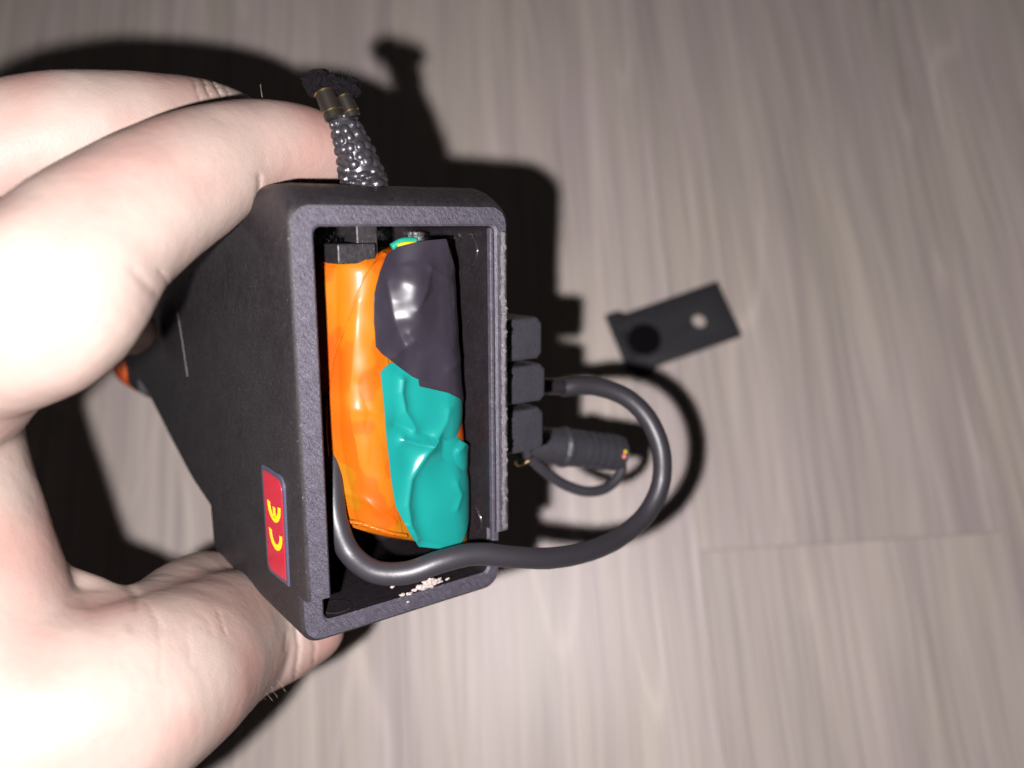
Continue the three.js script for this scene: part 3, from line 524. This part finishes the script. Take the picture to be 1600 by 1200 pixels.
  const vert = (a, b, c) => {
    const key = I(a, b, c); if (vid.has(key)) return vid.get(key);
    let sx = 0, sy = 0, sz = 0, n = 0;
    const v = (i, jj, k) => F[I(a + i, b + jj, c + k)];
    const edge = (i, jj, k, di, dj, dk) => { const f0 = v(i, jj, k), f1 = v(i + di, jj + dj, k + dk); if ((f0 < 0) !== (f1 < 0)) { const t = f0 / (f0 - f1); sx += i + di * t; sy += jj + dj * t; sz += k + dk * t; n++; } };
    for (let p = 0; p < 2; p++) for (let q = 0; q < 2; q++) { edge(0, p, q, 1, 0, 0); edge(p, 0, q, 0, 1, 0); edge(p, q, 0, 0, 0, 1); }
    const x = lo.x + (a + sx / n) * cell, y = lo.y + (b + sy / n) * cell, z = lo.z + (c + sz / n) * cell, h = 0.0004;
    const g = V(skin(x + h, y, z) - skin(x - h, y, z), skin(x, y + h, z) - skin(x, y - h, z), skin(x, y, z + h) - skin(x, y, z - h)).normalize();
    const id = pos.length / 3; pos.push(x, y, z); nor.push(g.x, g.y, g.z);
    const m = fbm(x * 90, y * 90, z * 90, 3), m2 = fbm(x * 500, y * 500, z * 500, 2), red = sstep(-0.1, 0.35, fbm(x * 38 + 4, y * 38, z * 38, 2));
    const br = 1 + 0.06 * m + 0.06 * m2;
    col.push(0.287 * br, (0.219 - 0.05 * red + 0.02 * m) * br, (0.188 - 0.045 * red + 0.015 * m) * br);
    vid.set(key, id); return id;
  };
  for (let c = 1; c < nz; c++) for (let b = 1; b < ny; b++) for (let a = 1; a < nx; a++) {
    const f = F[I(a, b, c)] < 0;
    const quad = (p, q, r, s, flip) => flip ? idx.push(p, r, q, q, r, s) : idx.push(p, q, r, q, s, r);
    if (f !== (F[I(a + 1, b, c)] < 0)) quad(vert(a, b - 1, c - 1), vert(a, b, c - 1), vert(a, b - 1, c), vert(a, b, c), !f);
    if (f !== (F[I(a, b + 1, c)] < 0)) quad(vert(a - 1, b, c - 1), vert(a - 1, b, c), vert(a, b, c - 1), vert(a, b, c), !f);
    if (f !== (F[I(a, b, c + 1)] < 0)) quad(vert(a - 1, b - 1, c), vert(a, b - 1, c), vert(a - 1, b, c), vert(a, b, c), !f);
  }
  const hand = new THREE.Group(); hand.name = 'hand'; scene.add(hand);
  const o = P(-100, 700, 0.15); hand.position.copy(o);
  for (let i = 0; i < pos.length; i += 3) { pos[i] -= o.x; pos[i + 1] -= o.y; pos[i + 2] -= o.z; }
  const geo = fromArrays(pos, idx); geo.setAttribute('normal', new THREE.Float32BufferAttribute(nor, 3)); geo.setAttribute('color', new THREE.Float32BufferAttribute(col, 3));
  const pores = wrapNoise(512, 48, 3), lines = new Float32Array(512 * 512);
  for (let y = 0; y < 512; y++) for (let x = 0; x < 512; x++) { const k = y * 512 + x; lines[k] = 0.85 * pores[k] + 0.15 * Math.abs(Math.sin((x * 10 / 512 + y * 6 / 512) * Math.PI * 2 + 5 * grainB[k])); }
  const skinBump = texture(512, 512, (x, y) => lines[y * 512 + x]);
  const skinMat = new THREE.MeshPhysicalMaterial({ color: 0xffffff, vertexColors: true, roughness: 0.5, bumpMap: at(skinBump, 0.016), bumpScale: 0.00006, ior: 1.4, specularIntensity: 0.6 });
  const body = add('skin', boxUV(geo), skinMat, hand);
  tag(hand, 'bare left hand gripping the black housing, fingers above and thumb below', 'hand');
  console.log('hand triangles', idx.length / 3, 'cells', nx, ny, nz);
  // stray pale hairs
  const hairs = [], hairAt = (px, py, d, dx, dy, l) => { const a = P(px, py, d), b = P(px + dx * l, py + dy * l, d - 0.001); const m = a.clone().lerp(b, 0.5).add(V((rnd() - 0.5) * 0.0008, (rnd() - 0.5) * 0.0008, (rnd() - 0.5) * 0.0008)); hairs.push(plain(new THREE.TubeGeometry(new THREE.QuadraticBezierCurve3(a.sub(o), m.sub(o), b.sub(o)), 5, 0.00002, 4))); };
  for (let i = 0; i < 12; i++) { const t = rnd(); hairAt(lerp(380, 445, t) + rnd() * 4, lerp(1106, 1066, t) - rnd() * 14, 0.19, 0.5 + rnd() * 0.4, 0.3 + rnd() * 0.6, 8 + rnd() * 9); }
  for (let i = 0; i < 6; i++) hairAt(195 + rnd() * 40, 124 + rnd() * 8, 0.172, -0.3 + rnd() * 0.8, -1, 6 + rnd() * 7);
  hairAt(410, 152, 0.168, -0.15, -1, 20);
  const hm = add('fine_hairs', mergeGeometries(hairs), new THREE.MeshStandardMaterial({ color: new THREE.Color().setRGB(0.4, 0.3, 0.22), roughness: 0.4 }), hand); hm.userData.kind = 'stuff';
}

renderer.render(scene, camera);
